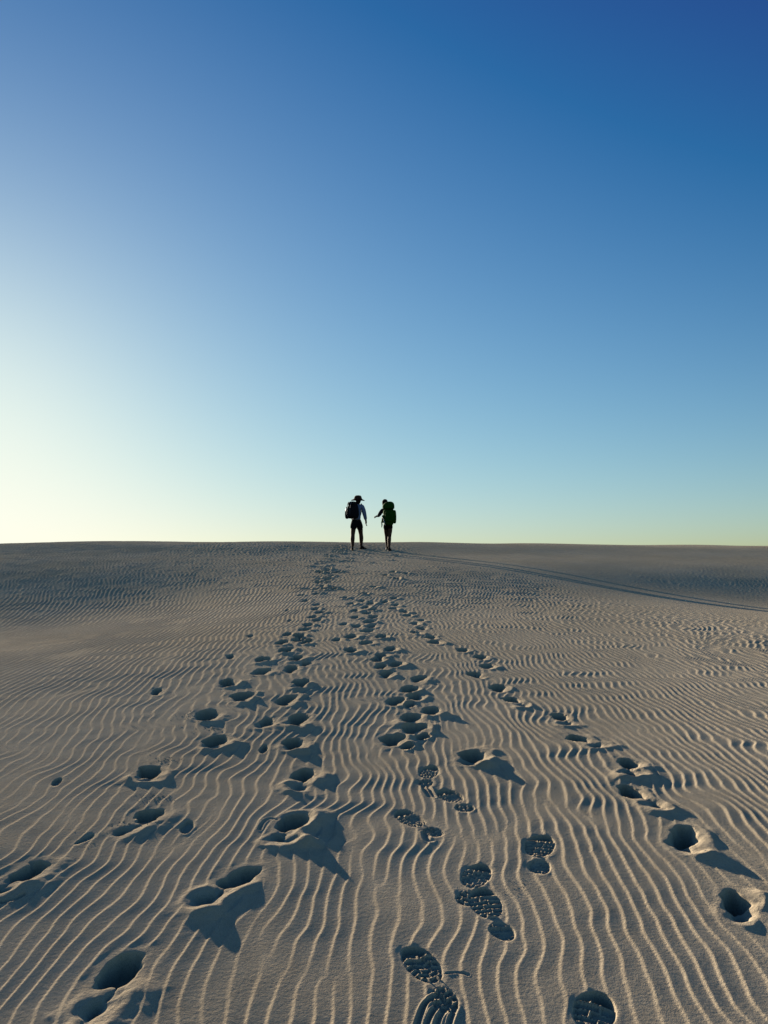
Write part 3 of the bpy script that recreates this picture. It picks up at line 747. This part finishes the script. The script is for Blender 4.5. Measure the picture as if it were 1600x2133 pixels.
# shorts with two loose legs
V3 = [(-0.06, 0.05, 1.05), (-0.06, 0.05, 0.92), (-0.150, 0.05, 0.83), (-0.172, 0.06, 0.64), (0.035, 0.10, 0.83), (0.068, 0.20, 0.64)]
skinned('shorts', V3, [(0, 1), (1, 2), (2, 3), (1, 4), (4, 5)], [(0.150, 0.125), (0.178, 0.145), 0.122, 0.118, 0.122, 0.118], SHORTS, pa)
shoe(pa, (-0.180, -0.09, zl - 0.01), (-0.12, 1))
shoe(pa, (0.060, 0.34, zr - 0.01), (0.75, 0.8), 0.10)
# hat: tall soft crown, wide drooping brim
bm = bmesh.new()
hx, hy, hz = -0.005, 0.125, 1.655
rings = []
def brim(r, z0, droop):
    ring = []
    for i in range(28):
        a = 2 * math.pi * i / 28
        c, s_ = math.cos(a), math.sin(a)
        rx = r * (1.06 if c < 0 else 0.95)
        ring.append((hx + rx * c, hy + r * s_, hz + z0 + droop * (0.9 * c * c - 0.25) * (1.0 if c > 0 else 0.55)))
    return ring
rings = [brim(0.092, -0.012, 0), brim(0.13, -0.018, -0.015), brim(0.185, -0.026, -0.022), brim(0.228, -0.036, -0.034), brim(0.232, -0.020, -0.034),
         brim(0.185, -0.006, -0.020), brim(0.136, 0.010, -0.006), brim(0.124, 0.030, 0), brim(0.118, 0.075, 0), brim(0.102, 0.106, 0), brim(0.066, 0.126, 0), brim(0.02, 0.126, 0)]
loft(bm, rings)
hat = from_bm('hat', bm, HAT, pa, 1)
bm = bmesh.new()
loft(bm, [brim(0.131, 0.018, 0), brim(0.1265, 0.042, 0)], False)
bmesh.ops.solidify(bm, geom=bm.faces[:], thickness=0.004)
from_bm('hat_band', bm, SHORTS, hat)
bm = bmesh.new()
loft(bm, [oval(-0.002, 0.085, z, rx, ry, 14, 1, 0.06, int(z * 999)) for z, rx, ry in ((1.515, 0.055, 0.050), (1.54, 0.076, 0.078), (1.60, 0.086, 0.098), (1.66, 0.088, 0.104))])
from_bm('hair', bm, HAIR, pa, 1)

# ---------------------------------------------------------------- black day pack
bp = bpy.data.objects.new('backpack', None)
COL.objects.link(bp)
bp.location = pa.location
bp['label'] = 'bulging black backpack with side bottle, worn by the person in the hat'
bp['category'] = 'backpack'
def pack_ring(cx, cy, z, rx, ry, e=0.55, seed=1, n=20, ang=0.0, wob=0.015):
    c, s_ = math.cos(ang), math.sin(ang)
    return [(cx + x * c - y * s_, cy + x * s_ + y * c, zz) for x, y, zz in oval(0, 0, z, rx, ry, n, e, wob, seed)]
AN = R(-32)
bm = bmesh.new()
loft(bm, [pack_ring(-0.165, -0.125, z, rx, ry, 0.6, int(z * 77), 20, AN) for z, rx, ry in
          ((1.005, 0.120, 0.090), (1.03, 0.170, 0.130), (1.12, 0.190, 0.152), (1.25, 0.188, 0.150), (1.37, 0.172, 0.132), (1.47, 0.140, 0.105), (1.53, 0.095, 0.075), (1.55, 0.05, 0.04))])
from_bm('main_compartment', bm, BLACKPACK, bp, 1)
bm = bmesh.new()
loft(bm, [pack_ring(-0.175, -0.145, z, rx, ry, 0.6, int(z * 55), 20, AN) for z, rx, ry in ((1.44, 0.140, 0.110), (1.47, 0.155, 0.122), (1.53, 0.128, 0.098), (1.565, 0.07, 0.055))])
from_bm('lid', bm, BLACKPACK, bp, 1)
bm = bmesh.new()
loft(bm, [pack_ring(-0.235, -0.260, z, rx, ry, 0.6, int(z * 33), 16, AN) for z, rx, ry in ((1.05, 0.09, 0.03), (1.07, 0.120, 0.052), (1.20, 0.128, 0.060), (1.33, 0.118, 0.050), (1.36, 0.08, 0.03))])
from_bm('front_pocket', bm, BLACKPACK, bp, 1)
bm = bmesh.new()
loft(bm, [pack_ring(-0.355, -0.060, z, rx, ry, 0.9, int(z * 31), 14, AN, 0.05) for z, rx, ry in ((1.00, 0.03, 0.035), (1.03, 0.060, 0.072), (1.13, 0.070, 0.082), (1.26, 0.062, 0.072), (1.30, 0.045, 0.05))])
from_bm('side_pocket', bm, BLACKPACK, bp, 1)
bm = bmesh.new()
loft(bm, [pack_ring(-0.372, -0.075, z, rx, rx, 1, 3, 14, AN, 0) for z, rx in ((1.10, 0.034), (1.28, 0.036), (1.325, 0.032), (1.345, 0.017), (1.36, 0.017))])
bt = from_bm('bottle', bm, BOTTLE, bp, 0)
bm = bmesh.new()
loft(bm, [pack_ring(-0.372, -0.075, z, rx, rx, 1, 3, 12, AN, 0) for z, rx in ((1.358, 0.021), (1.385, 0.021), (1.390, 0.016))])
from_bm('bottle_cap', bm, BLACKPACK, bt, 0)
for pts in ([(0.075, 0.005, 1.44), (0.100, 0.03, 1.51), (0.105, 0.12, 1.50), (0.110, 0.20, 1.38), (0.090, 0.19, 1.20), (0.060, 0.06, 1.08)],
            [(-0.160, 0.02, 1.46), (-0.125, 0.06, 1.52), (-0.105, 0.14, 1.51), (-0.110, 0.225, 1.38), (-0.150, 0.22, 1.20), (-0.210, 0.09, 1.08)]):
    bm = bmesh.new(); tube(bm, pts, 0.019); from_bm('shoulder_strap', bm, STRAP, bp, 1)
for a0, z0, z1 in ((-0.10, 1.50, 1.07), (0.02, 1.50, 1.07)):
    bm = bmesh.new()
    c, s_ = math.cos(AN), math.sin(AN)
    f = lambda u, v, z: (-0.165 + u * c - v * s_, -0.125 + u * s_ + v * c, z)
    tube(bm, [f(a0, -0.10, z0 + 0.04), f(a0, -0.145, z0), f(a0, -0.200, 1.30), f(a0, -0.200, 1.15), f(a0, -0.135, z1 - 0.02)], 0.009)
    from_bm('compression_strap', bm, STRAP, bp)

# ---------------------------------------------------------------- person with the green pack
pb = person_root('person', 0.140, 24.70, 'bare-legged person half hidden behind a tall green backpack, left arm held out')
zl, zr = at_ground(pb, -0.035, 0.40), at_ground(pb, 0.015, -0.03)
V = [(-0.01, 0.10, 0.86), (-0.02, 0.12, 1.00), (-0.03, 0.17, 1.16), (-0.05, 0.23, 1.31), (-0.075, 0.27, 1.395),
     (-0.085, 0.12, 0.81), (-0.060, 0.26, 0.47), (-0.048, 0.29, 0.34), (-0.038, 0.38, zl + 0.09),
     (0.070, 0.08, 0.81), (0.040, 0.09, 0.46), (0.032, 0.04, 0.33), (0.018, -0.01, zr + 0.09),
     (-0.190, 0.22, 1.33), (-0.285, 0.20, 1.17), (-0.345, 0.33, 1.115),
     (0.130, 0.24, 1.32), (0.200, 0.22, 1.10), (0.170, 0.36, 0.96)]
Rr = [(0.118, 0.095), (0.108, 0.085), (0.120, 0.090), (0.105, 0.080), 0.047,
      0.084, 0.050, 0.056, 0.031, 0.084, 0.050, 0.056, 0.031, 0.046, 0.036, 0.025, 0.046, 0.036, 0.025]
E_ = [(0, 1), (1, 2), (2, 3), (3, 4), (0, 5), (5, 6), (6, 7), (7, 8), (0, 9), (9, 10), (10, 11), (11, 12),
      (3, 13), (13, 14), (14, 15), (3, 16), (16, 17), (17, 18)]
head(V, E_, Rr, 4, (-0.105, 0.305, 1.445), (-0.1, 1, -0.3), 0.94)
hand(V, E_, Rr, 15, V[15], (-0.85, 0.5, -0.12), (0.1, 0.3, 0.9), 0.92)
hand(V, E_, Rr, 18, V[18], (-0.3, 0.8, -0.4), (0.2, 0.2, 0.9), 0.92)
skinned('body', V, E_, Rr, SKIN, pb)
V2 = [(-0.01, 0.10, 0.90), (-0.02, 0.12, 1.01), (-0.03, 0.17, 1.16), (-0.05, 0.23, 1.305), (-0.07, 0.262, 1.38),
      (-0.195, 0.22, 1.325), (-0.287, 0.20, 1.17), (-0.334, 0.31, 1.12), (0.135, 0.24, 1.315), (0.203, 0.22, 1.10), (0.173, 0.34, 0.98)]
skinned('shirt', V2, [(0, 1), (1, 2), (2, 3), (3, 4), (3, 5), (5, 6), (6, 7), (3, 8), (8, 9), (9, 10)],
        [(0.145, 0.118), (0.134, 0.108), (0.144, 0.110), (0.124, 0.098), 0.060, 0.066, 0.054, 0.040, 0.066, 0.054, 0.040], DARKTOP, pb)
V3 = [(-0.01, 0.10, 0.94), (-0.01, 0.10, 0.84), (-0.088, 0.12, 0.77), (-0.082, 0.16, 0.665), (0.070, 0.08, 0.77), (0.064, 0.085, 0.665)]
skinned('shorts', V3, [(0, 1), (1, 2), (2, 3), (1, 4), (4, 5)], [(0.130, 0.108), (0.150, 0.122), 0.092, 0.080, 0.092, 0.080], SHORTS, pb)
shoe(pb, (-0.042, 0.31, zl), (0.0, 1), 0.15, 0.27)
shoe(pb, (0.012, -0.085, zr - 0.008), (0.25, 1), 0.0, 0.27)
bm = bmesh.new()
loft(bm, [oval(-0.108, 0.285 + dy, z + 0.028, rx, ry, 14, 1, 0.05, int(z * 999)) for z, dy, rx, ry in
          ((1.39, -0.05, 0.05, 0.04), (1.44, -0.03, 0.088, 0.085), (1.52, 0.0, 0.100, 0.112), (1.58, 0.01, 0.098, 0.112), (1.63, 0.012, 0.074, 0.090), (1.658, 0.015, 0.03, 0.035))])
from_bm('hair', bm, HAIR, pb, 1)

# ---------------------------------------------------------------- tall green pack
gp = bpy.data.objects.new('backpack', None)
COL.objects.link(gp)
gp.location = pb.location
gp['label'] = 'tall bulky green trekking backpack hanging from shoulders to hips'
gp['category'] = 'backpack'
bm = bmesh.new()
loft(bm, [pack_ring(cx, cy, z, rx, ry, 0.72, int(z * 91), 20, 0, 0.02) for z, cx, cy, rx, ry in
          ((0.80, 0.015, -0.100, 0.115, 0.09), (0.83, 0.010, -0.110, 0.150, 0.130), (0.92, 0.012, -0.115, 0.168, 0.160), (1.05, 0.020, -0.100, 0.182, 0.172),
           (1.20, 0.022, -0.070, 0.188, 0.172), (1.33, 0.010, -0.035, 0.186, 0.160))])
from_bm('main_compartment', bm, GREENPACK, gp, 1)
bm = bmesh.new()
loft(bm, [pack_ring(cx, cy, z, rx, ry, 0.78, int(z * 71), 20, 0, 0.02) for z, cx, cy, rx, ry in
          ((1.315, 0.005, -0.035, 0.190, 0.165), (1.38, 0.000, -0.020, 0.202, 0.170), (1.46, 0.000, -0.005, 0.198, 0.158), (1.52, 0.025, 0.005, 0.160, 0.130), (1.565, 0.040, 0.01, 0.105, 0.085), (1.582, 0.040, 0.01, 0.05, 0.04))])
from_bm('lid', bm, GREENPACK, gp, 1)
for k, zz0, zz1 in ((1, 0.86, 1.30), (-1, 0.88, 1.14)):
    bm = bmesh.new()
    n_ = 6
    loft(bm, [pack_ring(0.02 + k * 0.180, -0.09, zz0 + (zz1 - zz0) * t, 0.060 * w, 0.085 * w, 0.8, int(t * 50) + 4, 14, 0, 0.03) for t, w in
              ((0, 0.5), (0.06, 0.85), (0.3, 1.0), (0.6, 1.0), (0.9, 0.8), (1.0, 0.45))])
    from_bm('side_pocket', bm, GREENPACK, gp, 1)
bm = bmesh.new()
loft(bm, [pack_ring(0.02, -0.265, z, rx, ry, 0.7, int(z * 13), 16, 0, 0.02) for z, rx, ry in ((0.90, 0.09, 0.02), (0.93, 0.125, 0.045), (1.08, 0.135, 0.055), (1.22, 0.12, 0.04), (1.25, 0.08, 0.02))])
from_bm('front_pocket', bm, GREENPACK, gp, 1)
for pts in ([(-0.150, 0.10, 1.34), (-0.140, 0.18, 1.41), (-0.125, 0.27, 1.40), (-0.130, 0.33, 1.28), (-0.140, 0.27, 1.10), (-0.130, 0.10, 0.98)],
            [(0.095, 0.10, 1.34), (0.075, 0.18, 1.41), (0.060, 0.28, 1.40), (0.065, 0.34, 1.28), (0.090, 0.28, 1.10), (0.115, 0.10, 0.98)]):
    bm = bmesh.new(); tube(bm, pts, 0.019); from_bm('shoulder_strap', bm, STRAP, gp, 1)
bm = bmesh.new()
tube(bm, [(-0.205, -0.10, 1.02), (-0.200, -0.17, 1.045), (-0.175, -0.215, 1.03), (-0.150, -0.250, 0.96), (-0.125, -0.262, 0.88), (-0.105, -0.250, 0.795)], 0.010)
from_bm('loose_strap', bm, WHITE, gp, 0).__setitem__('label', 'pale loose strap hanging diagonally')
bm = bmesh.new()
tube(bm, [(-0.205, -0.08, 0.98), (-0.215, -0.10, 0.90), (-0.205, -0.10, 0.82), (-0.215, -0.09, 0.735)], [0.012, 0.018, 0.020, 0.010])
from_bm('hanging_strap', bm, BLACKPACK, gp, 0)

# ---------------------------------------------------------------- crumbs of crusted sand
rc = random.Random(9)
bm = bmesh.new()
def crumb_field(x, s, rx, rs_, n, size):
    for _ in range(n):
        cx_, cy_ = x + rc.gauss(0, rx), s + rc.gauss(0, rs_)
        r_ = size * rc.uniform(0.45, 1.5)
        j = int(np.clip(np.searchsorted(rows, cy_), 1, NR - 1))
        k = int(np.clip(np.searchsorted(cols, cx_ / max(cy_, 1.0)), 1, NC - 1))
        b0 = Vector(P3[j * NC + k])
        ico = bmesh.ops.create_icosphere(bm, subdivisions=1, radius=r_)
        for v in ico['verts']:
            v.co = Vector((v.co.x * rc.uniform(0.7, 1.3), v.co.y * rc.uniform(0.7, 1.3), v.co.z * rc.uniform(0.4, 0.7))) + b0 + Vector((0, 0, r_ * 0.15))
CRUMBS = [                       # across, up the slope, spread, spread, how many, size
    (-1.04, 3.45, 0.050, 0.040, 60, 0.0026), (-1.13, 3.97, 0.045, 0.045, 40, 0.0028),
    (-1.02, 3.15, 0.045, 0.025, 40, 0.0026), (0.44, 2.61, 0.025, 0.045, 46, 0.0017),
    (1.18, 2.78, 0.040, 0.040, 26, 0.0018), (1.04, 2.49, 0.060, 0.015, 14, 0.0016),
    (-1.22, 4.83, 0.060, 0.050, 36, 0.0032), (-1.02, 4.55, 0.060, 0.045, 36, 0.0032),
    (1.02, 3.81, 0.050, 0.020, 10, 0.0022), (-1.13, 3.02, 0.080, 0.080, 16, 0.0018)]
for a in CRUMBS:
    crumb_field(*a)
cr = from_bm('sand_crumbs', bm, SAND, None, 0, False)
cr['kind'] = 'stuff'
cr['label'] = 'scattered crumbs of crusted sand beside the footprints'
cr['category'] = 'sand crumbs'
